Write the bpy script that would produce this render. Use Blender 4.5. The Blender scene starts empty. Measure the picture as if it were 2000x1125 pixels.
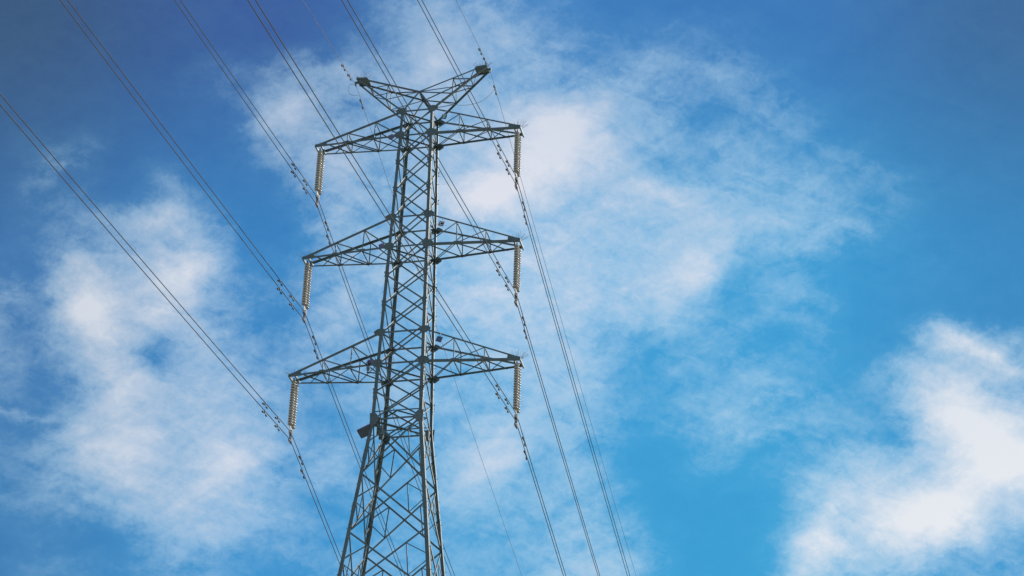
import bpy, math, random
from mathutils import Vector, Matrix

random.seed(7)
S = 3.0                      # metres per survey unit
ZG = 51.5                    # height of the lowest crossarm above the ground, metres
scene = bpy.context.scene
col = scene.collection

# ------------------------------------------------------------------ camera
CAM = Vector((8.7337 * S, -30.5922 * S, ZG - 16.6407 * S))
yaw, pitch, roll = -0.2267, 0.5206, 0.0328
fw = Vector((math.sin(yaw) * math.cos(pitch), math.cos(yaw) * math.cos(pitch), math.sin(pitch)))
r0 = Vector((math.cos(yaw), -math.sin(yaw), 0.0))
u0 = r0.cross(fw)
rt = r0 * math.cos(roll) + u0 * math.sin(roll)
up = u0 * math.cos(roll) - r0 * math.sin(roll)
cam_data = bpy.data.cameras.new("camera")
cam = bpy.data.objects.new("camera", cam_data)
col.objects.link(cam)
m = Matrix((rt, up, -fw)).transposed().to_4x4()
m.translation = CAM
cam.matrix_world = m
cam_data.sensor_width = 36.0
cam_data.lens = 36.0 * 4442.97 / 2000.0
cam_data.clip_start = 0.1
cam_data.clip_end = 5000.0
scene.camera = cam

# ------------------------------------------------------------------ colour management
scene.view_settings.view_transform = 'Standard'
scene.view_settings.look = 'None'
scene.view_settings.exposure = 0.0
scene.view_settings.gamma = 1.0

# ------------------------------------------------------------------ sun
SUN = Vector((0.62, 0.58, 0.50)).normalized()
sl = bpy.data.lights.new("sun", 'SUN')
sl.energy = 4.2
sl.angle = math.radians(0.5)
sl.color = (1.0, 0.955, 0.89)
so = bpy.data.objects.new("sun", sl)
col.objects.link(so)
so.rotation_euler = SUN.to_track_quat('Z', 'Y').to_euler()
so.location = (60, 10, 120)


def lin(c):
    out = []
    for v in c:
        v = v / 255.0
        out.append(v / 12.92 if v <= 0.04045 else ((v + 0.055) / 1.055) ** 2.4)
    return tuple(out)


# ------------------------------------------------------------------ sky
world = bpy.data.worlds.new("World")
scene.world = world
world.use_nodes = True
nt = world.node_tree
nt.nodes.clear()
N = nt.nodes.new
L = nt.links.new


def val(sock, v):
    if hasattr(v, "is_output"):
        L(v, sock)
    else:
        sock.default_value = v


def mth(op, a, b=0.0, c=0.0, clamp=False):
    n = N('ShaderNodeMath')
    n.operation = op
    n.use_clamp = clamp
    val(n.inputs[0], a)
    val(n.inputs[1], b)
    if op in ('MULTIPLY_ADD', 'SMOOTH_MIN', 'SMOOTH_MAX'):
        val(n.inputs[2], c)
    return n.outputs[0]


def vmth(op, a, b=(0, 0, 0)):
    n = N('ShaderNodeVectorMath')
    n.operation = op
    val(n.inputs[0], a)
    if op == 'SCALE':
        val(n.inputs['Scale'], b)
    else:
        val(n.inputs[1], b)
    return n.outputs[0]


def comb(x, y, z):
    n = N('ShaderNodeCombineXYZ')
    for s, v in zip(n.inputs, (x, y, z)):
        val(s, v)
    return n.outputs[0]


def sep(v):
    n = N('ShaderNodeSeparateXYZ')
    L(v, n.inputs[0])
    return n.outputs


def noise(vec, scale, detail, rough=0.5, dist=0.0, lac=2.0):
    n = N('ShaderNodeTexNoise')
    n.noise_dimensions = '3D'
    L(vec, n.inputs['Vector'])
    n.inputs['Scale'].default_value = scale
    n.inputs['Detail'].default_value = detail
    n.inputs['Roughness'].default_value = rough
    n.inputs['Lacunarity'].default_value = lac
    n.inputs['Distortion'].default_value = dist
    return n


def mix(f, a, b):
    n = N('ShaderNodeMix')
    n.data_type = 'RGBA'
    val(n.inputs[0], f)
    for s, v in ((n.inputs[6], a), (n.inputs[7], b)):
        if hasattr(v, "is_output"):
            L(v, s)
        else:
            s.default_value = (*v, 1.0) if len(v) == 3 else v
    return n.outputs[2]


tc = N('ShaderNodeTexCoord')
direc = vmth('NORMALIZE', tc.outputs['Generated'])
dx, dy, dz = sep(direc)
az = mth('ARCTAN2', dx, dy)                    # azimuth, 0 along the line
el = mth('ARCSINE', dz)                        # elevation
# cloud chart: s runs with azimuth, t runs downwards with elevation
az2 = mth('MULTIPLY', az, az)
el2 = mth('MULTIPLY', el, el)
ae = mth('MULTIPLY', az, el)


def poly(k):
    a = mth('MULTIPLY_ADD', az, k[1], k[0])
    a = mth('MULTIPLY_ADD', el, k[2], a)
    a = mth('MULTIPLY_ADD', ae, k[3], a)
    a = mth('MULTIPLY_ADD', az2, k[4], a)
    return mth('MULTIPLY_ADD', el2, k[5], a)


cs = poly((1.03573, 2.5349, -0.18115, -1.12171, 0.01575, -4e-05))
ct = poly((2.5782, -0.24432, -4.056, -0.06731, -0.8653, 0.05334))
ctv = mth('MULTIPLY', ct, 0.5625)
chart = comb(mth('MULTIPLY', cs, 1.0), ctv, 0.0)

# domain warp so that the cloud banks break into wisps
w1 = noise(chart, 3.2, 6.0, 0.55)
w2 = noise(vmth('ADD', chart, (5.3, 2.1, 3.3)), 11.0, 6.0, 0.62)
w3 = noise(vmth('ADD', chart, (1.3, 7.1, 9.3)), 38.0, 5.0, 0.65)
o1 = vmth('SCALE', vmth('SUBTRACT', w1.outputs['Color'], (0.5, 0.5, 0.5)), 0.03)
o2 = vmth('SCALE', vmth('SUBTRACT', w2.outputs['Color'], (0.5, 0.5, 0.5)), 0.045)
o3 = vmth('SCALE', vmth('SUBTRACT', w3.outputs['Color'], (0.5, 0.5, 0.5)), 0.022)
wv = vmth('ADD', vmth('ADD', vmth('ADD', chart, o1), o2), o3)
ws, wtv, _ = sep(wv)
wt = mth('DIVIDE', wtv, 0.5625)

# cloud cover, 0..9, columns every 1/25 of the chart, rows every 1/15
COVER = [
    "00000000013331100000000000",
    "00000000013443211110000000",
    "00000113444534333221000000",
    "00000026433457743122100000",
    "01100014544568853221110000",
    "01102001444687555432211000",
    "01234300333455555643210000",
    "11656511244455545622100000",
    "22866311433565555322200000",
    "22563422333344432221100343",
    "21475542233334421222112653",
    "11565542123344321232223676",
    "12475663322463310111255677",
    "12356652122343320001467754",
    "01013532122223431001546532",
    "01112211222223442001433222",
]


def ramp(fac, stops, interp='CARDINAL'):
    n = N('ShaderNodeValToRGB')
    n.color_ramp.interpolation = interp
    e = n.color_ramp.elements
    while len(e) > 1:
        e.remove(e[-1])
    e[0].position = stops[0][0]
    e[0].color = (*stops[0][1], 1)
    for p, c in stops[1:]:
        x = e.new(p)
        x.color = (*c, 1)
    L(fac, n.inputs[0])
    return n.outputs['Color']


def tent(t, k, n):
    """smooth weight of row k of n rows spread over t = 0..1 (quadratic-ish bell that sums to one)"""
    d = mth('ABSOLUTE', mth('SUBTRACT', mth('MULTIPLY', t, float(n - 1)), float(k)))
    mr = N('ShaderNodeMapRange')
    mr.interpolation_type = 'SMOOTHSTEP'
    L(d, mr.inputs['Value'])
    mr.inputs['From Min'].default_value = 0.0
    mr.inputs['From Max'].default_value = 1.0
    mr.inputs['To Min'].default_value = 1.0
    mr.inputs['To Max'].default_value = 0.0
    return mr.outputs['Result']


wtc = mth('MINIMUM', mth('MAXIMUM', wt, 0.0), 1.0)
total = None
for k, row in enumerate(COVER):
    stops = [(i / 25.0, (int(ch) / 9.0,) * 3) for i, ch in enumerate(row)]
    rp = ramp(ws, stops)
    sc = N('ShaderNodeSeparateColor')
    L(rp, sc.inputs[0])
    term = mth('MULTIPLY', sc.outputs[0], tent(wtc, k, len(COVER)))
    total = term if total is None else mth('ADD', total, term)

# separate cloud ridges, wisps and gaps: centre s, t (in 1/2000 of the chart width), radii, heading, strength
STREAKS = [
    (1885, 830, 240, 95, 40, .62), (1810, 1000, 260, 100, -22, .58), (1985, 900, 110, 110, 0, .3), (1940, 693, 170, 34, 18, .42), (1855, 655, 60, 42, 50, .20),
    (1592, 1068, 80, 50, -60, .40), (1370, 530, 160, 55, -55, .30), (1270, 378, 170, 45, 12, .28), (1095, 245, 150, 100, -20, .48), (1520, 340, 330, 50, 26, .09), (1450, 430, 300, 44, 12, .13), (1640, 430, 280, 130, 30, .13), (1700, 330, 240, 40, 12, .08),
    (970, 370, 140, 75, -20, .46), (185, 600, 105, 80, 60, .46), (365, 530, 105, 75, -40, .44), (218, 770, 120, 50, 80, .22),
    (432, 905, 110, 90, 80, .30), (225, 872, 170, 70, 8, .26), (245, 943, 40, 32, 0, .25), (850, 115, 120, 65, 75, .26), (555, 205, 110, 70, -60, .30),
    (300, 695, 95, 55, 20, -.36), (118, 722, 95, 62, 30, -.12), (1750, 840, 100, 70, 45, -.26), (1925, 745, 85, 30, 25, -.26),
    (60, 805, 110, 14, 4, .28), (1545, 772, 90, 9, -17, .16), (1010, 690, 240, 30, -25, .14), (1480, 215, 170, 24, 32, .14), (1330, 130, 200, 22, 20, .10), (1400, 270, 200, 20, 10, .08),
    (480, 570, 150, 70, -40, .10), (700, 70, 110, 60, -30, .10), (1420, 590, 90, 120, 30, -.12), (410, 560, 40, 90, 20, -.12), (340, 690, 150, 34, -35, .18),
    (675, 575, 90, 34, 60, .22), (110, 335, 90, 44, -30, .24), (320, 415, 120, 34, -20, .22), (1230, 215, 160, 28, -8, .10),
    (960, 905, 110, 60, -25, .22), (650, 935, 120, 26, 14, .16), (30, 570, 90, 50, -20, .2), (1860, 1075, 160, 34, -12, -.22),
]
for (px_, py_, ra, rb, ang, amp) in STREAKS:
    mp = N('ShaderNodeMapping')
    mp.vector_type = 'TEXTURE'
    L(wv, mp.inputs['Vector'])
    mp.inputs['Location'].default_value = (px_ / 2000, py_ / 2000, 0)
    mp.inputs['Rotation'].default_value = (0, 0, math.radians(ang))
    mp.inputs['Scale'].default_value = (ra * 1.35 / 2000, rb * 1.35 / 2000, 1)
    gr = N('ShaderNodeTexGradient')
    gr.gradient_type = 'QUADRATIC_SPHERE'
    L(mp.outputs[0], gr.inputs['Vector'])
    total = mth('MULTIPLY_ADD', gr.outputs['Fac'], amp, total)

# fibrous detail along the drift of the high cloud
rotn = N('ShaderNodeVectorRotate')
rotn.rotation_type = 'Z_AXIS'
L(vmth('ADD', chart, vmth('SCALE', o2, 0.8)), rotn.inputs['Vector'])
rotn.inputs['Angle'].default_value = math.radians(28)
fib_v = vmth('MULTIPLY', rotn.outputs[0], (0.8, 3.4, 1.0))
f1 = noise(fib_v, 9.0, 9.0, 0.62, 0.4).outputs['Fac']
rot2 = N('ShaderNodeVectorRotate')
rot2.rotation_type = 'Z_AXIS'
L(vmth('ADD', chart, vmth('SCALE', o2, 1.2)), rot2.inputs['Vector'])
rot2.inputs['Angle'].default_value = math.radians(-18)
f2 = noise(vmth('MULTIPLY', rot2.outputs[0], (0.75, 3.0, 1.0)), 17.0, 9.0, 0.66, 0.5).outputs['Fac']
f3 = noise(vmth('ADD', chart, (8.1, 4.2, 2.7)), 75.0, 8.0, 0.7, 0.3).outputs['Fac']
fib = mth('ADD', mth('MULTIPLY', mth('SUBTRACT', f1, 0.5), 1.1), mth('ADD', mth('MULTIPLY', mth('SUBTRACT', f2, 0.5), 1.05), mth('MULTIPLY', mth('SUBTRACT', f3, 0.5), 0.85)))
env = mth('ADD', 0.10, mth('MULTIPLY', mth('MULTIPLY', total, mth('SUBTRACT', 1.25, total)), 1.6))
cover = mth('ADD', total, mth('MULTIPLY', fib, env))
mrc = N('ShaderNodeMapRange')
mrc.interpolation_type = 'LINEAR'
L(cover, mrc.inputs['Value'])
mrc.inputs['From Min'].default_value = -0.055
mrc.inputs['From Max'].default_value = 1.14
cov = mrc.outputs['Result']

# clear-sky colour by direction, with lens vignette darkened into the corners
BLUE = [
    [(57, 85, 124), (57, 91, 155), (60, 122, 188), (58, 118, 184), (60, 103, 154)],
    [(61, 112, 172), (55, 128, 192), (58, 151, 210), (57, 153, 210), (58, 136, 194)],
    [(62, 124, 181), (56, 141, 203), (58, 153, 210), (57, 157, 211), (58, 148, 207)],
]
ctc = mth('MINIMUM', mth('MAXIMUM', ct, 0.0), 1.0)
blue = None
for k, row in enumerate(BLUE):
    c = ramp(cs, [(i / 4.0, lin(v)) for i, v in enumerate(row)], 'EASE')
    cscaled = vmth('SCALE', c, tent(ctc, k, 3))
    blue = cscaled if blue is None else vmth('ADD', blue, cscaled)
CLOUD = [  # cloud white by direction, upper corners dimmed to carry the same vignette
    [(160, 176, 208), (184, 202, 226), (208, 217, 231), (190, 208, 230), (140, 168, 204)],
    [(212, 219, 229), (226, 228, 236), (233, 232, 240), (218, 224, 236), (228, 232, 239)],
    [(198, 211, 228), (216, 222, 234), (220, 225, 236), (235, 236, 241), (238, 239, 243)],
]
cloudc = None
for k, row in enumerate(CLOUD):
    c = ramp(cs, [(i / 4.0, lin(v)) for i, v in enumerate(row)], 'EASE')
    cscaled = vmth('SCALE', c, tent(ctc, k, 3))
    cloudc = cscaled if cloudc is None else vmth('ADD', cloudc, cscaled)
# thin cloud brightens the blue before it turns white
thin = vmth('ADD', vmth('SCALE', blue, 0.86), (0.074, 0.165, 0.19))
a1 = N('ShaderNodeMapRange')
L(cov, a1.inputs['Value'])
a1.inputs['From Min'].default_value = 0.0
a1.inputs['From Max'].default_value = 0.40
a2 = N('ShaderNodeMapRange')
L(cov, a2.inputs['Value'])
a2.inputs['From Min'].default_value = 0.12
a2.inputs['From Max'].default_value = 1.03
a2.inputs['To Max'].default_value = 0.97
near_sky = mix(mth('POWER', mth('MAXIMUM', a2.outputs['Result'], 0.0), 1.14), mix(a1.outputs['Result'], blue, thin), cloudc)

# the rest of the sky dome: Nishita with broken high cloud
sky = N('ShaderNodeTexSky')
sky.sky_type = 'NISHITA'
sky.sun_disc = False
sky.sun_elevation = math.asin(SUN.z)
sky.sun_rotation = math.atan2(SUN.x, SUN.y)
sky.altitude = 200.0
nish = vmth('SCALE', sky.outputs[0], 0.09)
fc = noise(direc, 3.5, 8.0, 0.6, 0.3).outputs['Fac']
mr2 = N('ShaderNodeMapRange')
L(fc, mr2.inputs['Value'])
mr2.inputs['From Min'].default_value = 0.48
mr2.inputs['From Max'].default_value = 0.72
dome = mix(mth('MULTIPLY', mr2.outputs['Result'], 0.7), nish, (0.62, 0.66, 0.74))


def band(t, lo, hi):
    a = N('ShaderNodeMapRange')
    a.interpolation_type = 'SMOOTHSTEP'
    L(t, a.inputs['Value'])
    a.inputs['From Min'].default_value = lo
    a.inputs['From Max'].default_value = hi
    return a.outputs['Result']


mask = mth('MULTIPLY', mth('MULTIPLY', band(cs, -0.5, -0.12), band(cs, 1.5, 1.12)),
           mth('MULTIPLY', band(ct, -0.7, -0.2), band(ct, 1.7, 1.2)))
final = mix(mask, dome, near_sky)
bg = N('ShaderNodeBackground')
L(final, bg.inputs['Color'])
bg.inputs['Strength'].default_value = 1.0
wo = N('ShaderNodeOutputWorld')
L(bg.outputs[0], wo.inputs['Surface'])


# ------------------------------------------------------------------ materials
def material(name, base, rough=0.6, metal=0.0, var=0.25, scale=3.0, bump=0.0, trans=0.0, ior=1.5, spec=0.5):
    mt = bpy.data.materials.new(name)
    mt.use_nodes = True
    t = mt.node_tree
    b = t.nodes['Principled BSDF']
    tcx = t.nodes.new('ShaderNodeTexCoord')
    nz = t.nodes.new('ShaderNodeTexNoise')
    nz.inputs['Scale'].default_value = scale
    nz.inputs['Detail'].default_value = 6
    nz.inputs['Roughness'].default_value = 0.65
    t.links.new(tcx.outputs['Object'], nz.inputs['Vector'])
    cr = t.nodes.new('ShaderNodeValToRGB')
    cr.color_ramp.elements[0].position = 0.3
    cr.color_ramp.elements[1].position = 0.72
    cr.color_ramp.elements[0].color = (*[c * (1 - var) for c in base], 1)
    cr.color_ramp.elements[1].color = (*[min(1, c * (1 + var)) for c in base], 1)
    t.links.new(nz.outputs['Fac'], cr.inputs[0])
    t.links.new(cr.outputs[0], b.inputs['Base Color'])
    b.inputs['Roughness'].default_value = rough
    b.inputs['Metallic'].default_value = metal
    b.inputs['Transmission Weight'].default_value = trans
    b.inputs['IOR'].default_value = ior
    b.inputs['Specular IOR Level'].default_value = spec
    if bump:
        bp = t.nodes.new('ShaderNodeBump')
        bp.inputs['Strength'].default_value = bump
        bp.inputs['Distance'].default_value = 0.01
        t.links.new(nz.outputs['Fac'], bp.inputs['Height'])
        t.links.new(bp.outputs[0], b.inputs['Normal'])
    return mt


M_STEEL = material("galvanised_steel", (0.130, 0.186, 0.202), 0.5, 0.15, 0.22, 1.7, spec=0.6)
M_PLATE = material("gusset_steel", (0.135, 0.192, 0.206), 0.52, 0.1, 0.2, 2.5, spec=0.5)
M_WIRE = material("stranded_aluminium", (0.085, 0.085, 0.095), 0.75, 0.0, 0.2, 4.0, spec=0.15)
M_EARTH = material("earth_wire_steel", (0.14, 0.12, 0.13), 0.6, 0.0, 0.2, 4.0)
M_COPPER = material("weathered_copper", (0.22, 0.12, 0.09), 0.5, 0.3, 0.2, 6.0)
M_GLASS = material("toughened_glass", (0.58, 0.575, 0.545), 0.25, 0.0, 0.12, 8.0, trans=0.0, spec=1.0)
M_CAP = material("cast_iron_cap", (0.12, 0.12, 0.115), 0.45, 0.4, 0.25, 9.0)
M_FITTING = material("bright_fitting", (0.17, 0.175, 0.18), 0.5, 0.15, 0.35, 9.0, spec=0.4)
M_DAMPER = material("damper_iron", (0.06, 0.06, 0.06), 0.55, 0.2, 0.25, 9.0)
M_SPIKE = material("spike_wire", (0.30, 0.28, 0.42), 0.5, 0.0, 0.1, 9.0)
M_VIOLET = material("violet_enamel", (0.26, 0.22, 0.52), 0.5, 0.0, 0.15, 6.0)
M_LILAC = material("lilac_enamel", (0.42, 0.40, 0.58), 0.5, 0.0, 0.15, 6.0)
M_PALEBLUE = material("blue_enamel", (0.16, 0.36, 0.52), 0.5, 0.0, 0.15, 6.0)
M_NAVY = material("navy_enamel", (0.09, 0.14, 0.28), 0.5, 0.0, 0.15, 6.0)
M_BLACK = material("black_enamel", (0.03, 0.045, 0.05), 0.5, 0.0, 0.1, 6.0)
M_WHITE = material("white_enamel", (0.80, 0.85, 0.82), 0.5, 0.0, 0.05, 6.0)
M_MINT = material("mint_enamel", (0.62, 0.88, 0.82), 0.5, 0.0, 0.05, 6.0)
M_BOX = material("painted_cabinet", (0.075, 0.10, 0.11), 0.6, 0.0, 0.2, 3.0)
M_CONDUIT = material("conduit", (0.50, 0.47, 0.42), 0.55, 0.0, 0.15, 3.0)
M_LAMP = material("lamp_housing", (0.16, 0.24, 0.36), 0.65, 0.0, 0.2, 5.0, spec=0.2)
M_MESH = material("pale_mesh_wire", (0.55, 0.55, 0.68), 0.5, 0.0, 0.1, 5.0)
M_GRASS = material("dry_meadow", (0.27, 0.26, 0.19), 0.9, 0.0, 0.35, 0.15)
M_CONC = material("foundation_concrete", (0.36, 0.35, 0.33), 0.85, 0.0, 0.2, 2.0)


# ------------------------------------------------------------------ mesh helpers
class MB:
    def __init__(self):
        self.v, self.f = [], []

    def add(self, vs, fs):
        o = len(self.v)
        self.v += [tuple(x) for x in vs]
        self.f += [tuple(i + o for i in q) for q in fs]

    def prism(self, p, q, prof, u, w):
        """sweep a closed 2-D profile (list of (a,b)) from p to q with axes u, w"""
        n = len(prof)
        vs = [p + u * a + w * b for a, b in prof] + [q + u * a + w * b for a, b in prof]
        fs = [(i, (i + 1) % n, n + (i + 1) % n, n + i) for i in range(n)]
        fs += [tuple(reversed(range(n))), tuple(range(n, 2 * n))]
        self.add(vs, fs)

    def angle(self, p, q, s, ref, flip=False, low=False):
        """L-section member; one flange lies across ref, the other along -ref"""
        p, q = Vector(p), Vector(q)
        d = (q - p).normalized()
        u = d.cross(ref).normalized()
        w = u.cross(d).normalized()
        if low:
            flip = u.z < 0
        if flip:
            u = -u
        t = max(0.008, s * 0.11)
        h = s * 0.5
        prof = [(-h, 0), (h, 0), (h, -t), (-h + t, -t), (-h + t, -s), (-h, -s)]
        self.prism(p, q, prof, u, w)

    def corner(self, p, q, s, ax, ay):
        """L-section leg whose flanges run along ax and ay from the corner"""
        p, q = Vector(p), Vector(q)
        t = s * 0.11
        prof = [(0, 0), (s, 0), (s, t), (t, t), (t, s), (0, s)]
        self.prism(p, q, prof, Vector(ax), Vector(ay))

    def bar(self, p, q, a, b, ref=Vector((0, 0, 1))):
        p, q = Vector(p), Vector(q)
        d = (q - p).normalized()
        if abs(d.dot(ref)) > 0.98:
            ref = Vector((1, 0, 0))
        u = d.cross(ref).normalized()
        w = u.cross(d).normalized()
        self.prism(p, q, [(-a / 2, -b / 2), (a / 2, -b / 2), (a / 2, b / 2), (-a / 2, b / 2)], u, w)

    def tube(self, pts, r, n=8):
        pts = [Vector(p) for p in pts]
        k = len(pts)
        rad = r if isinstance(r, (list, tuple)) else [r] * k
        vs = []
        d0 = (pts[1] - pts[0]).normalized()
        ref = Vector((0, 0, 1)) if abs(d0.z) < 0.9 else Vector((1, 0, 0))
        for i, p in enumerate(pts):
            d = (pts[min(i + 1, k - 1)] - pts[max(i - 1, 0)]).normalized()
            u = d.cross(ref).normalized()
            w = u.cross(d).normalized()
            ref = w
            for j in range(n):
                a = 2 * math.pi * j / n
                vs.append(p + (u * math.cos(a) + w * math.sin(a)) * rad[i])
        fs = []
        for i in range(k - 1):
            for j in range(n):
                fs.append((i * n + j, i * n + (j + 1) % n, (i + 1) * n + (j + 1) % n, (i + 1) * n + j))
        fs += [tuple(reversed(range(n))), tuple(range((k - 1) * n, k * n))]
        self.add(vs, fs)

    def lathe(self, prof, n=16, c=Vector((0, 0, 0))):
        """profile of (r, z) revolved about z"""
        vs = []
        for r, z in prof:
            for j in range(n):
                a = 2 * math.pi * j / n
                vs.append(c + Vector((r * math.cos(a), r * math.sin(a), z)))
        fs = []
        for i in range(len(prof) - 1):
            for j in range(n):
                fs.append((i * n + j, i * n + (j + 1) % n, (i + 1) * n + (j + 1) % n, (i + 1) * n + j))
        fs += [tuple(reversed(range(n))), tuple(range((len(prof) - 1) * n, len(prof) * n))]
        self.add(vs, fs)

    def plate(self, pts, thick, nrm):
        """flat polygon given thickness along nrm"""
        nrm = Vector(nrm).normalized()
        n = len(pts)
        vs = [Vector(p) - nrm * thick / 2 for p in pts] + [Vector(p) + nrm * thick / 2 for p in pts]
        fs = [(i, (i + 1) % n, n + (i + 1) % n, n + i) for i in range(n)]
        fs += [tuple(reversed(range(n))), tuple(range(n, 2 * n))]
        self.add(vs, fs)

    def build(self, name, mt, parent=None, smooth=False, loc=None):
        me = bpy.data.meshes.new(name)
        vs = self.v
        if loc is not None:
            vs = [(x - loc[0], y - loc[1], z - loc[2]) for x, y, z in vs]
        me.from_pydata(vs, [], self.f)
        me.materials.append(mt)
        if smooth:
            me.polygons.foreach_set('use_smooth', [True] * len(me.polygons))
        me.update()
        o = bpy.data.objects.new(name, me)
        col.objects.link(o)
        if loc is not None:
            o.location = loc
        if parent is not None:
            o.parent = parent
        return o


def empty(name, loc, label, cat, group=None):
    o = bpy.data.objects.new(name, None)
    o.empty_display_size = 0.3
    col.objects.link(o)
    o.location = loc
    tag(o, label, cat, group)
    return o


def tag(o, label, cat, group=None):
    o['label'] = label
    o['category'] = cat
    if group:
        o['group'] = group
    return o


def P(x, y, z):
    """survey units -> metres, z = 0 at the lowest crossarm"""
    return Vector((x * S, y * S, z * S + ZG))


# ------------------------------------------------------------------ ground (below the picture)
gm = MB()
ng = 48
R = 1600.0
vs, fs = [], []
for i in range(ng + 1):
    for j in range(ng + 1):
        x, y = (i / ng * 2 - 1) * R, (j / ng * 2 - 1) * R
        d = math.hypot(x - CAM.x * .5, y - CAM.y * .5)
        h = 0.0 if d < 120 else 6 * math.sin(x * .004 + 1) * math.cos(y * .005) * min(1, (d - 120) / 300)
        vs.append((x, y, h))
for i in range(ng):
    for j in range(ng):
        a = i * (ng + 1) + j
        fs.append((a, a + ng + 1, a + ng + 2, a + 1))
gm.add(vs, fs)
g = gm.build("ground", M_GRASS, smooth=True)
g['kind'] = 'structure'

# ------------------------------------------------------------------ pylon
W0, WS = 0.2561, 0.0229          # half width across the line at the top, growth downwards
V0, VS = 0.2056, 0.0232          # half depth along the line
ZU = [4.8386, 2.7306, 0.5683]
ZL = [4.3467, 2.1597, 0.0]
AR = [1.7443, 1.7993, 1.8596]
ZW = -0.979
T1 = 0.1261
ZB = -ZG / S                     # ground in survey units


def half(z):
    if z >= ZW:
        return W0 + WS * (ZU[0] - z), V0 + VS * (ZU[0] - z)
    a, b = half(ZW)
    return a + 0.113 * (ZW - z), b + 0.072 * (ZW - z)


def node(sx, sy, z):
    a, b = half(z)
    return P(sx * a, sy * b, z)


pylon = empty("electricity_pylon", (0, 0, 0), "tall dark steel lattice pylon carrying six crossarms", "pylon")
X, Y, Z = Vector((1, 0, 0)), Vector((0, 1, 0)), Vector((0, 0, 1))

upper_levels = [ZU[0], ZL[0]]
for a, b in ((ZL[0], ZU[1]), (ZL[1], ZU[2])):
    upper_levels += [a + (b - a) / 3, a + (b - a) * 2 / 3, b]
    upper_levels.append(ZL[1] if b == ZU[1] else ZL[2])
upper_levels += [ZW / 2, ZW]
lower_levels = [ZW, ZW - 0.94, ZW - 1.93, ZW - 3.0, ZW - 4.2, ZW - 5.55, ZW - 7.1, ZW - 8.9, ZW - 11.0, ZW - 13.4, ZB + 0.05]


def leg_size(z):
    if z > ZL[0]:
        return 0.13
    if z > ZL[1]:
        return 0.145
    if z > ZL[2]:
        return 0.155
    if z > ZW:
        return 0.165
    return 0.175


# legs, with splice plates and step bolts
for sx in (-1, 1):
    for sy in (-1, 1):
        mb = MB()
        breaks = [ZU[0] + 0.02, ZL[0], ZL[1], ZL[2], ZW, ZB]
        for a, b in zip(breaks[:-1], breaks[1:]):
            sz = leg_size((a + b) / 2)
            mb.corner(node(sx, sy, a) + Vector((sx * .05, sy * .04, 0)), node(sx, sy, b) + Vector((sx * .05, sy * .04, 0)), sz, (-sx, 0, 0), (0, -sy, 0))
        # splice cover angles
        for zc in (3.95, 3.33, 1.72, 1.1, -0.55, -1.6, -2.5, -3.7, -5.0):
            p = node(sx, sy, zc + 0.085) + Vector((sx * .062, sy * .052, 0))
            q = node(sx, sy, zc - 0.085) + Vector((sx * .062, sy * .052, 0))
            mb.corner(p, q, leg_size(zc) * 1.12, (-sx, 0, 0), (0, -sy, 0))
        # step bolts: out across the line on one flange, along the line on the other
        z = ZU[0] - 0.1
        k = 0
        while z > ZB + 1.0:
            p = node(sx, sy, z) + Vector((sx * .05, sy * .04, 0))
            out = Vector((sx * 0.085, 0, 0)) if k % 2 == 0 else Vector((0, sy * 0.085, 0))
            base = p + (Vector((0, -sy * 0.05, 0)) if k % 2 == 0 else Vector((-sx * 0.05, 0, 0)))
            mb.tube([base, base + out], 0.011, 5)
            z -= 0.19
            k += 1
        mb.build("leg", M_STEEL, pylon)

# face bracing
faces = {'front': ((-1, -1), (1, -1), Vector((0, -1, 0))), 'back': ((-1, 1), (1, 1), Vector((0, 1, 0))),
         'left': ((-1, -1), (-1, 1), Vector((-1, 0, 0))), 'right': ((1, -1), (1, 1), Vector((1, 0, 0)))}
small_gussets = []
for fname, (ca, cb, nr) in faces.items():
    mb = MB()
    side = fname in ('left', 'right')
    for za, zb in zip(upper_levels[:-1], upper_levels[1:]):
        s = 0.055 if side else 0.078
        inn = nr * -0.02
        mb.angle(node(*ca, za) + inn, node(*cb, zb) + inn, s, nr, False, side)
        mb.angle(node(*cb, za) + inn * 2.2, node(*ca, zb) + inn * 2.2, s, nr, True, side)
    for zz in ZU + ZL + [ZW]:
        mb.angle(node(*ca, zz) + nr * -0.03, node(*cb, zz) + nr * -0.03, 0.09 if not side else 0.06, nr)
    # tall panels of the body below the waist, with their redundant members
    for za, zb in zip(lower_levels[:-1], lower_levels[1:]):
        inn = nr * -0.02
        a0, b0, a1, b1 = node(*ca, za) + inn, node(*cb, za) + inn, node(*ca, zb) + inn, node(*cb, zb) + inn
        s = 0.065 if side else 0.085
        mb.angle(a0, b1, s, nr, False, side)
        mb.angle(b0, a1, s, nr, True, side)
        # crossing point of the diagonals
        wa, wb = (b0 - a0).length, (b1 - a1).length
        t = wa / (wa + wb)
        c = a0.lerp(b1, t)
        off = nr * -0.035
        for top, bot in ((a0, a1), (b0, b1)):
            m1, m2 = top.lerp(c, 0.5), bot.lerp(c, 0.5)
            cen = top.lerp(bot, t)
            mb.angle(m1 + off, m2 + off, 0.042, nr)
            mb.angle(m1 + off, top.lerp(bot, t * 0.93) + off, 0.042, nr)
            mb.angle(m2 + off, top.lerp(bot, t * 1.07) + off, 0.042, nr)
    mb.build("face_bracing", M_STEEL, pylon)

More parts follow.
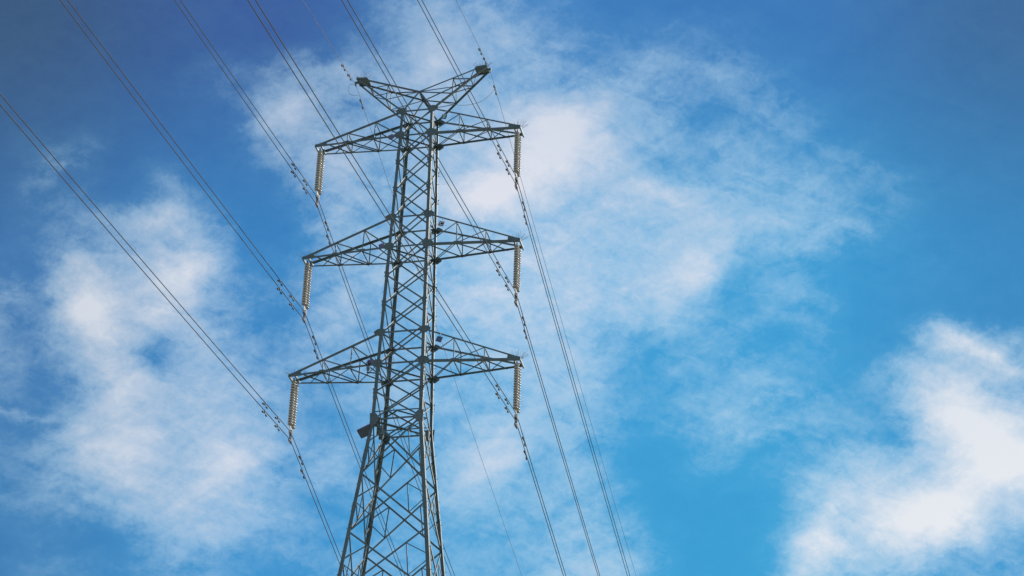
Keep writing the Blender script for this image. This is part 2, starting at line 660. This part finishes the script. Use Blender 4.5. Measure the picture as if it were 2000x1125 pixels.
# horizontal (plan) bracing inside the body
for zz in (ZL[0], ZL[1], ZL[2], ZW, ZU[0]):
    mb = MB()
    mb.angle(node(-1, -1, zz - 0.02), node(1, 1, zz - 0.02), 0.06, Z)
    mb.angle(node(1, -1, zz - 0.045), node(-1, 1, zz - 0.045), 0.06, Z)
    mb.build("plan_bracing", M_STEEL, pylon)
mb = MB()
zz = ZW + 0.13
mids = [node(-1, -1, zz).lerp(node(1, -1, zz), .5), node(1, -1, zz).lerp(node(1, 1, zz), .5),
        node(1, 1, zz).lerp(node(-1, 1, zz), .5), node(-1, 1, zz).lerp(node(-1, -1, zz), .5)]
for i in range(4):
    mb.angle(mids[i], mids[(i + 1) % 4], 0.05, Z)
mb.angle(node(-1, -1, zz), node(1, -1, zz), 0.06, -Y)
mb.angle(node(-1, 1, zz), node(1, 1, zz), 0.06, Y)
mb.build("plan_bracing", M_STEEL, pylon)


# gusset plates at every crossarm joint and at the waist
def gusset(sx, sy, z, out, inn, hi, lo, off=0.012):
    c = node(sx, sy, z) + Vector((sx * .02, sy * (off + .045), 0))
    mb = MB()
    pts = [(out, 0.03 * S / 3), (0.10, hi), (-inn * .55, hi * .95), (-inn, 0.10), (-inn, -0.08), (-inn * .6, -lo), (0.09, -lo), (out * .95, -0.07)]
    poly = [c + Vector((sx * a, 0, b)) for a, b in pts]
    if sx < 0:
        poly.reverse()
    mb.plate(poly, 0.014, Y)
    # small bolt heads
    for a, b in ((0.02, hi * .5), (0.02, -lo * .5), (out * .55, 0.0), (-inn * .6, 0.0)):
        p = c + Vector((sx * a, 0, b))
        mb.tube([p + Y * -0.03, p + Y * 0.03], 0.014, 6)
    return mb.build("gusset_plate", M_PLATE, pylon)


for sy in (-1, 1):
    for sx in (-1, 1):
        for i in range(3):
            gusset(sx, sy, ZU[i], 0.31, 0.25, 0.16, 0.22)
            gusset(sx, sy, ZL[i], 0.30, 0.27, 0.21, 0.21)
        gusset(sx, sy, ZW, 0.08, 0.33, 0.30, 0.32)
        for zz in upper_levels:
            if all(abs(zz - q) > .01 for q in ZU + ZL + [ZW]):
                gusset(sx, sy, zz, 0.05, 0.17, 0.13, 0.13)


# ------------------------------------------------------------------ crossarms
def spikes(parent, c, axis_dir, n, length, spread, yspread):
    mb = MB()
    rng = random.Random(int(c.x * 100) + int(c.z))
    for i in range(n):
        a = -spread + 2 * spread * (i + .5) / n + rng.uniform(-.06, .06)
        b = rng.uniform(-yspread, yspread)
        d = (axis_dir * math.sin(a) + Z * math.cos(a) + Y * b).normalized()
        base = c + axis_dir * (0.18 * math.sin(a)) + Y * rng.uniform(-.08, .08)
        ln = length * rng.uniform(.75, 1.05)
        mb.tube([base, base + d * ln], [0.0075, 0.005], 4)
    return mb.build("bird_spikes", M_SPIKE, parent)


F1, F2 = 0.315, 0.635
for i in range(3):
    for sx in (-1, 1):
        mb = MB()
        zu, zl, a = ZU[i], ZL[i], AR[i]
        tip = {sy: P(sx * a, sy * T1, zl + 0.005) for sy in (-1, 1)}
        U = {sy: node(sx, sy, zu) for sy in (-1, 1)}
        Lw = {sy: node(sx, sy, zl) for sy in (-1, 1)}
        Un = {(sy, k): U[sy].lerp(tip[sy] + Z * 0.05, f) for sy in (-1, 1) for k, f in ((1, F1), (2, F2))}
        Ln = {(sy, k): Lw[sy].lerp(tip[sy], f) for sy in (-1, 1) for k, f in ((1, F1), (2, F2))}
        for sy in (-1, 1):
            nr = Vector((0, sy, 0))
            mb.angle(U[sy], tip[sy] + Z * 0.06, 0.078 if sy < 0 else 0.10, nr)
            mb.angle(Lw[sy], tip[sy], 0.105 if sy < 0 else 0.075, nr, True)
            inn = nr * -0.02
            for k in (1, 2):
                mb.angle(Un[sy, k] + inn, Ln[sy, k] + inn, 0.042, nr)
            mb.angle(Lw[sy] + Z * .05 + inn, Un[sy, 1] + inn, 0.05, nr)
            mb.angle(Ln[sy, 1] + inn, Un[sy, 2] + inn, 0.045, nr)
        # lower panel
        for k, (p, q) in enumerate(((0, 1), (1, 2))):
            A = {s_: (Lw[s_] if p == 0 else Ln[s_, p]) for s_ in (-1, 1)}
            B = {s_: Ln[s_, q] for s_ in (-1, 1)}
            mb.angle(A[-1] - Z * .015, B[1] - Z * .015, 0.045, Z)
            mb.angle(A[1] - Z * .035, B[-1] - Z * .035, 0.045, Z, True)
        mb.angle(Ln[-1, 2] - Z * .015, tip[1].lerp(Ln[1, 2], .45) - Z * .015, 0.045, Z)
        mb.angle(Ln[1, 2] - Z * .035, tip[-1].lerp(Ln[-1, 2], .45) - Z * .035, 0.045, Z, True)
        for k in (1, 2):
            mb.angle(Ln[-1, k], Ln[1, k], 0.045, Z)
            mb.angle(Un[-1, k], Un[1, k], 0.042, Z)
        # small joint plates on the lower chords
        for sy in (-1, 1):
            for k in (1, 2):
                c = Ln[sy, k] + Vector((0, sy * 0.012, 0.0))
                pl = [c + Vector((dx_, 0, dz_)) for dx_, dz_ in ((-.17, -.03), (.17, -.03), (.13, .09), (-.13, .09))]
                mb.plate(pl, 0.012, Y)
            # tapering web plate at the tip
            tp = tip[sy]
            f = tp + Vector((-sx * 0.62, 0, 0.02))
            d_in = -sx
            pl = [tp + Vector((-d_in * 0.04, sy * .012, -0.07)), tp + Vector((-d_in * 0.04, sy * .012, 0.10)),
                  tp.lerp(U[sy], .12) + Vector((0, sy * .012, .03)), tp.lerp(Lw[sy], .13) + Vector((0, sy * .012, -0.05))]
            if sx > 0:
                pl.reverse()
            if sy < 0:
                mb.plate(pl, 0.012, Y)
        arm = mb.build("cross_arm", M_STEEL, pylon)
        hb = MB()
        e = Vector((sx * 0.03, 0, 0))
        hb.bar(tip[-1] - Y * .08 + e - Z * .01, tip[1] + Y * .10 + e - Z * .01, 0.07, 0.13)
        hb.bar(tip[-1] - X * sx * .26 - Z * .01, tip[1] - X * sx * .26 - Z * .01, 0.07, 0.11)
        hb.build("hanger_beam", M_PLATE, arm)
        spikes(arm, tip[-1].lerp(tip[1], .4) + Z * 0.12 + X * (-sx * .15), X, 19 if i or sx > 0 else 11,
               0.54 if i or sx > 0 else 0.4, 1.15, 0.35)

# ------------------------------------------------------------------ earth-wire horns
H, ZH, TH = 1.135, 5.6912, 0.090
ZA, WA = 5.255, 0.1418
apex = {sy: P(0, sy * WA, ZA) for sy in (-1, 1)}
mb = MB()
for sy in (-1, 1):
    nr = Vector((0, sy, 0))
    for sx in (-1, 1):
        mb.angle(node(sx, sy, ZU[0]), apex[sy], 0.085, nr, sx > 0)
    mb.angle(apex[sy], node(1, -sy, ZU[0]), 0.05, Z)
mb.angle(apex[-1], apex[1], 0.08, Z)
mb.build("peak_frame", M_STEEL, pylon)
for sx in (-1, 1):
    mb = MB()
    tp = {sy: P(sx * H, sy * TH, ZH) for sy in (-1, 1)}
    base = {sy: node(sx, sy, ZU[0]) for sy in (-1, 1)}
    UN = {sy: apex[sy].lerp(tp[sy], .50) for sy in (-1, 1)}
    LN = {(sy, k): base[sy].lerp(tp[sy], f) for sy in (-1, 1) for k, f in ((1, .36), (2, .70))}
    for sy in (-1, 1):
        nr = Vector((0, sy, 0))
        mb.angle(apex[sy], tp[sy] + Z * .05, 0.07, nr)
        mb.angle(base[sy], tp[sy] - Z * .02, 0.085, nr, True)
        inn = nr * -.02
        mb.angle(LN[sy, 1] + inn, apex[sy] + inn, 0.045, nr)
        mb.angle(LN[sy, 1] + inn, UN[sy] + inn, 0.045, nr)
        mb.angle(LN[sy, 2] + inn, UN[sy] + inn, 0.045, nr)
        mb.angle(LN[sy, 2] + inn, apex[sy].lerp(tp[sy], .8) + inn, 0.04, nr)
    mb.angle(UN[-1], UN[1], 0.045, Z)
    mb.angle(UN[1], apex[-1], 0.045, Z)
    mb.angle(LN[-1, 1], LN[1, 1], 0.045, Z)
    mb.angle(LN[-1, 2], LN[1, 2], 0.045, Z)
    mb.angle(LN[-1, 1], LN[1, 2], 0.042, Z)
    mb.angle(LN[1, 1], base[-1], 0.042, Z)
    horn = mb.build("earth_wire_horn", M_STEEL, pylon)
    pb = MB()
    inward = Vector((-sx, 0, 0))
    y0, y1 = TH * S + .03, TH * S + .03
    t0 = P(sx * H, 0, ZH)
    dn = (base[-1] + base[1]) / 2 - t0
    dn = Vector((dn.x, 0, dn.z)).normalized()
    lo = -0.05
    pts = [t0 + Vector((sx * .02, -y0, lo)), t0 + Vector((sx * .02, y1, lo)), t0 + inward * .62 + Vector((0, y1 + .02, lo - .06)), t0 + inward * .62 + Vector((0, -y0 - .02, lo - .06))]
    pb.plate(pts if sx < 0 else pts[::-1], 0.02, Z)
    for sy in (-1, 1):
        yy = sy * (y0 + .012)
        q = [t0 + Vector((sx * .02, yy, lo - .04)), t0 + Vector((sx * .02, yy, .03)), t0 + inward * .55 + Vector((0, yy, -.02)), t0 + inward * .62 + Vector((0, yy, -.17))]
        pb.plate(q if sx < 0 else q[::-1], 0.014, Y)
    # bracket that carries the earth-wire clamp
    pb.bar(t0 + Vector((sx * .0, 0, lo - .02)), t0 + Vector((sx * .17, 0, lo - .02)), .12, .07)
    pb.bar(t0 + Vector((sx * .13, 0, lo)), t0 + Vector((sx * .13, 0, lo - .22)), .06, .06)
    pb.build("tip_plate", M_PLATE, horn)
    spikes(horn, t0 + inward * .28, X, 17, 0.52, 1.0, .35)
    for f in (.18, .34, .5, .64):
        sb = MB()
        b_ = base[-1].lerp(tp[-1], f)
        sb.tube([b_, b_ + Z * .16 - Y * .02], 0.009, 5)
        sb.build("climbing_peg", M_STEEL, horn)

# conduit with stand-off brackets that climbs one right-hand leg
cb = MB()
path = [node(1, -1, z) + Vector((0.02, 0.24, 0)) for z in (4.75, 4.3, 2.15, 0, -0.98, -3, -7, -15)]
cb.tube(path, 0.022, 6)
z = 4.7
while z > -7:
    p = node(1, -1, z)
    cb.tube([p + Vector((0, .05, 0)), p + Vector((.03, .30, .01))], 0.009, 5)
    z -= 0.23
cb.build("cable_conduit", M_CONDUIT, pylon)

# ------------------------------------------------------------------ concrete feet
for sx in (-1, 1):
    for sy in (-1, 1):
        f = MB()
        f.lathe([(0.62, -0.25), (0.62, 0.22), (0.52, 0.36), (0.40, 0.40)], 20)
        o = f.build("leg_footing", M_CONC, pylon, loc=None)
        n_ = node(sx, sy, ZB)
        o.location = (n_.x - sx * .1, n_.y - sy * .1, 0)

# ------------------------------------------------------------------ insulator sets
def disc_mesh():
    mb = MB()
    mb.lathe([(0.045, 0.045), (0.052, 0.040), (0.075, 0.030), (0.104, 0.008), (0.124, -0.022), (0.130, -0.046), (0.127, -0.054), (0.118, -0.050), (0.100, -0.034), (0.094, -0.058), (0.086, -0.036), (0.062, -0.032), (0.056, -0.054), (0.048, -0.032), (0.018, -0.036), (0.016, -0.08)], 18)
    return mb


NDISC = 17
PITCH = 0.139


def make_insulator():
    root = empty("insulator_set", (0, 0, 0), "x", "insulator", "insulator strings hanging from the crossarm tips")
    proto = None
    for sy in (-1, 1):
        sm = MB()
        top = Vector((0, sy * 0.2, -0.02))
        sm.tube([top, Vector((0, sy * .2, -.16))], 0.022, 6)
        sm.bar(Vector((0, sy * .2, -.03)), Vector((0, sy * .2, -.13)), .06, .05)
        for k in range(NDISC):
            zc = -.20 - k * PITCH
            sm.lathe([(0.028, zc + .068), (0.046, zc + .056), (0.048, zc + .006), (0.03, zc + .002)], 10, Vector((0, sy * .2, 0)))
        sm.tube([Vector((0, sy * .2, -.16)), Vector((0, sy * .2, -.20 - NDISC * PITCH))], 0.016, 6)
        string = sm.build("insulator_string", M_CAP, root, smooth=False)
        for k in range(NDISC):
            if proto is None:
                d = disc_mesh().build("glass_disc", M_GLASS, string, smooth=True)
                proto = d
            else:
                d = proto.copy()
                col.objects.link(d)
                d.parent = string
            d.location = (0, sy * .2, -.20 - k * PITCH)
    zb = -.20 - NDISC * PITCH
    yk = MB()
    yk.plate([Vector((0, -.27, zb + .02)), Vector((0, .27, zb + .02)), Vector((0, .20, zb - .12)), Vector((0, .07, zb - .20)), Vector((0, -.07, zb - .20)), Vector((0, -.20, zb - .12))], .022, X)
    yk.build("yoke_plate", M_FITTING, root)
    ln = MB()
    for dxx in (-.035, .035):
        ln.bar(Vector((dxx, 0, zb - .13)), Vector((dxx, 0, -3.16)), .018, .05)
    ln.tube([Vector((-.06, 0, zb - .16)), Vector((.06, 0, zb - .16))], .022, 6)
    ln.bar(Vector((-.07, .03, -2.78)), Vector((.07, .03, -2.78)), .08, .10)
    ln.bar(Vector((-.05, .0, -2.95)), Vector((.05, .0, -2.95)), .07, .06)
    ln.build("link_plate", M_FITTING, root)
    for zc in (-2.80, -3.20):
        cl = MB()
        pts = [Vector((0, y, zc - 0.03 - 0.20 * abs(y) - (.10 * y if y > 0 else 0))) for y in (-.26, -.13, 0, .13, .26)]
        cl.tube(pts, [.030, .044, .052, .044, .030], 8)
        for yy in (-.09, .09):
            cl.tube([Vector((-.055, yy, zc + .03)), Vector((-.055, yy, zc - .12)), Vector((.055, yy, zc - .12)), Vector((.055, yy, zc + .03))], .014, 5)
        cl.bar(Vector((0, 0, zc)), Vector((0, 0, zc + .10)), .07, .06)
        cl.build("suspension_clamp", M_FITTING, root)
    return root


def copy_tree(o, parent=None):
    kids = list(o.children)
    c = o.copy()
    col.objects.link(c)
    if parent is not None:
        c.parent = parent
    for ch in kids:
        copy_tree(ch, c)
    return c


LEVEL = ["topmost", "middle", "lowest"]
SIDE = {-1: "left", 1: "right"}
IX = [a - 0.05 for a in AR]
ins0 = make_insulator()
first = True
for i in range(3):
    for sx in (-1, 1):
        o = ins0 if first else copy_tree(ins0)
        first = False
        o.location = P(sx * IX[i], 0.0, ZL[i]) + Z * 0.0
        o['label'] = "double string of glass insulator discs hanging from the tip of the %s %s crossarm" % (LEVEL[i], SIDE[sx])

# ------------------------------------------------------------------ conductors
NEAR = {('L', 0): (.128, .131), ('L', 1): (.114, .116), ('L', 2): (.107, .108), ('R', 0): (.162, .165), ('R', 1): (.148, .148), ('R', 2): (.132, .132)}
FAR = {('L', 0): (.255, .252), ('L', 1): (.261, .261), ('L', 2): (.272, .270), ('R', 0): (.224, .221), ('R', 1): (.226, .229), ('R', 2): (.241, .242)}
ATT = {('L', 0): (3.262, 3.407), ('L', 1): (1.082, 1.229), ('L', 2): (-1.063, -.929), ('R', 0): (3.291, 3.438), ('R', 1): (1.128, 1.263), ('R', 2): (-1.016, -.880)}


def wire_z(z0, sn, sf, y):
    if y < 0:
        return z0 + sn * y + .0006 * y * y
    return z0 - sf * y + .0012 * y * y


def damper_mesh(root_name, parent, pt, d):
    """stockbridge damper hung under the wire at pt, wire direction d"""
    mb = MB()
    drop = -Z * .10
    mb.bar(pt + Z * .035, pt - Z * .12, .05, .045, d)
    pts = []
    for k in range(9):
        t = -1 + k / 4
        pts.append(pt + drop + d * (.24 * t) - Z * (.045 * t * t))
    mb.tube(pts, .011, 5)
    o = mb.build("vibration_damper", M_DAMPER, parent)
    for sgn in (-1, 1):
        wb = MB()
        c = pt + drop - Z * .045 + d * (.24 * sgn)
        wb.tube([c - d * (.09 * sgn), c - d * (.02 * sgn), c + d * (.07 * sgn), c + d * (.10 * sgn)], [.026, .042, .042, .022], 8)
        wb.build("damper_weight", M_DAMPER, o, smooth=False)
    return o


def wire(name, x, z0, sn, sf, r, mt, label, cat, group, dampers):
    ys = [-95, -80, -66, -54, -44, -36, -30, -25, -20, -16, -12.5, -9.5, -7, -5, -3.4, -2.2, -1.3, -.7, -.35, -.15, -.06]
    ys += [0.0, .06, .15, .35, .7, 1.3, 2.2, 3.4, 5, 7, 9.5, 12.5, 16, 20, 26, 34, 44, 56, 70, 85]

    def pos(y):
        z = wire_z(z0, sn, sf, y)
        if abs(y) < .12:
            z -= (.12 - abs(y)) * .10
        return P(x, y, z)
    mb = MB()
    mb.tube([pos(y) for y in ys], r, 8)
    root = mb.build(name, mt, smooth=True)
    tag(root, label, cat, group)
    for y in dampers:
        p = pos(y)
        d = (pos(y + .05) - pos(y - .05)).normalized()
        damper_mesh("vibration_damper", root, p, d)
    return root


for i in range(3):
    for sx in (-1, 1):
        k = (SIDE[sx][0].upper(), i)
        for j, nm in ((1, "upper"), (0, "lower")):
            dn = (-.68, -1.30, .60) if j else (-.66, -1.29, .74)
            wire("conductor_wire", sx * IX[i], ATT[k][j], NEAR[k][j], FAR[k][j], .018, M_WIRE,
                 "%s wire of the twin pair clamped below the %s %s crossarm" % (nm, LEVEL[i], SIDE[sx]),
                 "power line", "conductor wires of the twin pairs", dn)
wire("earth_wire", -(H + .03), 5.60, .153, .238, .0105, M_EARTH, "thin single earth wire over the tip of the left horn", "power line",
     "earth wires over the horns", (-.42, -.78, .36))
wire("earth_wire", H + .03, 5.69, .153, .210, .0105, M_EARTH, "thin single earth wire over the tip of the right horn", "power line",
     "earth wires over the horns", (-.36, -.70, .45))

# bonding loops
lp = MB()
pts = [P(*v) for v in ((-1.165, .0, 5.58), (-1.203, .02, 5.64), (-1.278, .0, 5.64), (-1.317, .03, 5.587), (-1.293, .06, 5.499), (-1.23, .10, 5.476), (-1.165, .17, 5.535))]


def smooth_path(pts, n=6):
    out = []
    for i in range(len(pts) - 1):
        p0, p1, p2, p3 = pts[max(i - 1, 0)], pts[i], pts[i + 1], pts[min(i + 2, len(pts) - 1)]
        for k in range(n):
            t = k / n
            out.append(0.5 * ((2 * p1) + (p2 - p0) * t + (2 * p0 - 5 * p1 + 4 * p2 - p3) * t * t + (3 * p1 - p0 - 3 * p2 + p3) * t ** 3))
    out.append(pts[-1])
    return out


lp.tube(smooth_path(pts), .009, 5)
tag(lp.build("bonding_cable", M_COPPER, smooth=True), "small thin brown cable loop below the tip of the left horn", "cable", "bonding cables on the horns")
lp = MB()
pts = [P(*v) for v in ((1.165, .45, 5.58), (1.096, .38, 5.417), (.969, .30, 5.241), (.764, .24, 5.15), (.551, .20, 5.148), (.36, .17, 5.191), (.071, .14, 5.247))]
lp.tube(smooth_path(pts), .010, 5)
tag(lp.build("bonding_cable", M_COPPER, smooth=True), "long sagging brown cable from the right earth wire to the horns' middle", "cable", "bonding cables on the horns")


# ------------------------------------------------------------------ phase plates
def plate_sign(c, size, tilt, face, mt, label, letter=None, disc=True, lmat=None, rod_up=0.35, dmat=None):
    root = empty("phase_plate", c, label, "sign", "square phase plates hanging from the crossarms")
    rot = Matrix.Rotation(tilt, 4, 'Y')
    h = size / 2

    def R_(x, y, z):
        return rot @ Vector((x, y, z))
    mb = MB()
    mb.plate([R_(-h, 0, -h), R_(h, 0, -h), R_(h, 0, h), R_(-h, 0, h)], .012, Y)
    mb.build("plate", mt, root)
    rb = MB()
    rb.tube([R_(0, .014, 0), R_(0, .014, h + .02), Vector((.06, .03, h + rod_up))], .012, 5)
    rb.build("hanging_rod", M_STEEL, root)
    if disc:
        db = MB()
        pts = [R_(math.cos(a) * h * .78, face * .010, math.sin(a) * h * .78) for a in [2 * math.pi * i / 24 for i in range(24)]]
        db.plate(pts, .004, Y)
        db.build("dark_disc", dmat or M_BLACK, root)
    if letter:
        cu = bpy.data.curves.new("letter", 'FONT')
        cu.body = letter
        cu.size = size * .92
        cu.align_x = 'CENTER'
        cu.align_y = 'CENTER'
        cu.extrude = .002
        cu.offset = .006
        to = bpy.data.objects.new("letter_tmp", cu)
        col.objects.link(to)
        bpy.context.view_layer.update()
        dg = bpy.context.evaluated_depsgraph_get()
        me = bpy.data.meshes.new_from_object(to.evaluated_get(dg))
        bpy.data.objects.remove(to)
        me.name = "letter"
        me.materials.clear()
        me.materials.append(lmat or M_WHITE)
        o = bpy.data.objects.new("letter", me)
        col.objects.link(o)
        o.parent = root
        # text lies in XY facing +Z; stand it up facing -Y
        o.matrix_local = rot @ Matrix.Translation((0, -.016, 0)) @ Matrix.Rotation(math.radians(90), 4, 'X')
    return root


plate_sign(P(.483, -.25, 4.614), .275, math.radians(14), -1, M_PALEBLUE, "pale blue square plate with letter B in a dark disc, under the topmost right crossarm", "B", True, M_MINT, .2)
plate_sign(P(.534, -.27, 2.511), .275, math.radians(17), -1, M_LILAC, "lilac square plate with letter C in a black disc, under the middle right crossarm", "C", True, M_WHITE, .2)
plate_sign(P(.607, -.32, .353), .285, math.radians(22), -1, M_NAVY, "plain dark blue square plate hanging under the lowest right crossarm's chord", None, True, None, .2, M_NAVY)
plate_sign(P(-.552, .22, 4.635), .275, math.radians(-14), 1, M_VIOLET, "violet plate on a dark rod by the leg end of the topmost left crossarm", None, True, None, .2)
plate_sign(P(-.603, .25, 2.505), .285, math.radians(-16), 1, M_VIOLET, "violet plate on a dark rod by the leg end of the middle left crossarm", None, True, None, .2)
plate_sign(P(-.668, .28, .372), .285, math.radians(-14), 1, M_VIOLET, "violet plate above the lantern by the leg end of the lowest left crossarm", None, True, None, .2)

# ------------------------------------------------------------------ fittings on the body
lamp = empty("lantern", P(-.524, -.30, -.03), "small lantern with round head and blue grey body under the lowest left crossarm", "lantern")
mb = MB()
mb.lathe([(.05, -.20), (.085, -.17), (.085, .0), (.07, .03), (.04, .05)], 14)
mb.build("lantern_body", M_LAMP, lamp)
mb = MB()
ring = [Vector((.105 * math.cos(a), 0, .17 + .105 * math.sin(a))) for a in [2 * math.pi * k / 20 for k in range(21)]]
mb.tube(ring, .022, 6)
mb.tube([Vector((-.10, 0, .10)), Vector((-.06, 0, .02))], .018, 5)
mb.tube([Vector((.10, 0, .10)), Vector((.06, 0, .02))], .018, 5)
mb.lathe([(.02, .12), (.06, .14), (.06, .20), (.02, .22)], 12)
mb.build("lantern_head", M_DAMPER, lamp)
mb = MB()
mb.bar(Vector((0, 0, -.20)), Vector((0, 0, -.34)), .05, .05)
mb.bar(Vector((-.06, 0, -.30)), Vector((.45, .06, -.36)), .045, .045)
mb.build("lantern_bracket", M_DAMPER, lamp)

dish = empty("grid_antenna", P(-.409, .45, .43), "small pale wire grid antenna behind the left legs at the lowest crossarm", "antenna")
mb = MB()
rw, rh = .26, .38
for k in range(9):
    x = -rw + 2 * rw * k / 8
    hh = rh * math.sqrt(max(.05, 1 - (x / rw) ** 2 * .9))
    mb.tube([Vector((x, .12 * (x / rw) ** 2 * -1, -hh)), Vector((x, .04, 0)), Vector((x, .12 * (x / rw) ** 2 * -1, hh))], .007, 4)
for k in range(7):
    zc = -rh + 2 * rh * k / 6
    ww_ = rw * math.sqrt(max(.05, 1 - (zc / rh) ** 2 * .9))
    mb.tube([Vector((-ww_, -.05, zc)), Vector((0, .05, zc)), Vector((ww_, -.05, zc))], .007, 4)
mb.build("reflector_grid", M_MESH, dish)
mb = MB()
mb.tube([Vector((0, .04, 0)), Vector((0, -.36, 0))], .012, 5)
mb.lathe([(.03, -.03), (.05, 0), (.03, .03)], 8, Vector((0, -.36, 0)))
mb.tube([Vector((0, .04, 0)), Vector((.0, -.1, -.25))], .012, 5)
mb.build("feed_horn", M_MESH, dish)

# waist equipment
c = P(-.520, -.36, -1.20)
panel = empty("hinged_panel", c, "dark flat panel jutting out tilted from the left leg at the pylon's waist", "panel")
cor = [P(-.616, -.36, -1.180) - c, P(-.415, -.36, -1.093) - c, P(-.425, -.36, -1.26) - c, P(-.546, -.36, -1.303) - c]
mb = MB()
mb.plate([v + Vector((0, .16 * (-v.z), 0)) for v in cor], .05, Vector((0, -1, -.2)))
mb.build("panel_sheet", M_BOX, panel)
mb = MB()
mb.bar(cor[0] + Vector((0, -.03, .025)), cor[1] + Vector((0, -.05, .03)), .05, .045, Y)
mb.build("panel_edge", M_VIOLET, panel)
mb = MB()
mb.tube([cor[1], cor[1] + Vector((.25, .1, .02))], .02, 5)
mb.tube([cor[2], cor[2] + Vector((.22, .1, .02))], .02, 5)
mb.build("panel_bracket", M_STEEL, panel)


def cabinet(cx, cy, cz, sx_, sy_, sz_, rz, label):
    root = empty("equipment_cabinet", P(cx, cy, cz), label, "cabinet", "equipment cabinets on the pylon's waist")
    root.rotation_euler = (0, 0, rz)
    mb = MB()
    b = .015
    prof = [(-sx_ + b, -sy_), (sx_ - b, -sy_), (sx_, -sy_ + b), (sx_, sy_ - b), (sx_ - b, sy_), (-sx_ + b, sy_), (-sx_, sy_ - b), (-sx_, -sy_ + b)]
    mb.prism(Vector((0, 0, -sz_)), Vector((0, 0, sz_)), prof, X, Y)
    mb.build("housing", M_BOX, root)
    mb = MB()
    mb.bar(Vector((0, -sy_ - .008, -sz_ * .85)), Vector((0, -sy_ - .008, sz_ * .85)), sx_ * 1.7, .012, Y)
    mb.build("door", M_PLATE, root)
    mb = MB()
    mb.tube([Vector((sx_ * .6, -sy_ - .02, -.04)), Vector((sx_ * .6, -sy_ - .04, 0)), Vector((sx_ * .6, -sy_ - .02, .04))], .008, 5)
    mb.build("handle", M_FITTING, root)
    for s_ in (-1, 1):
        mb = MB()
        mb.bar(Vector((-sx_, sy_ + .02, s_ * sz_ * .6)), Vector((sx_, sy_ + .02, s_ * sz_ * .6)), .04, .04)
        mb.build("mounting_rail", M_STEEL, root)
    return root


cabinet(-.352, -.20, -.96, .14, .10, .22, .5, "dark cabinet inside the left legs above the waist, uppermost of the cluster")
cabinet(-.372, .02, -1.00, .13, .11, .21, .3, "dark cabinet in the middle of the cluster between the two left legs")
cabinet(-.390, .20, -1.00, .11, .10, .17, .2, "dark cabinet against the far left leg at the waist")
cabinet(.405, .02, -1.150, .085, .09, .24, .0, "narrow dark cabinet between the two right legs at the waist")
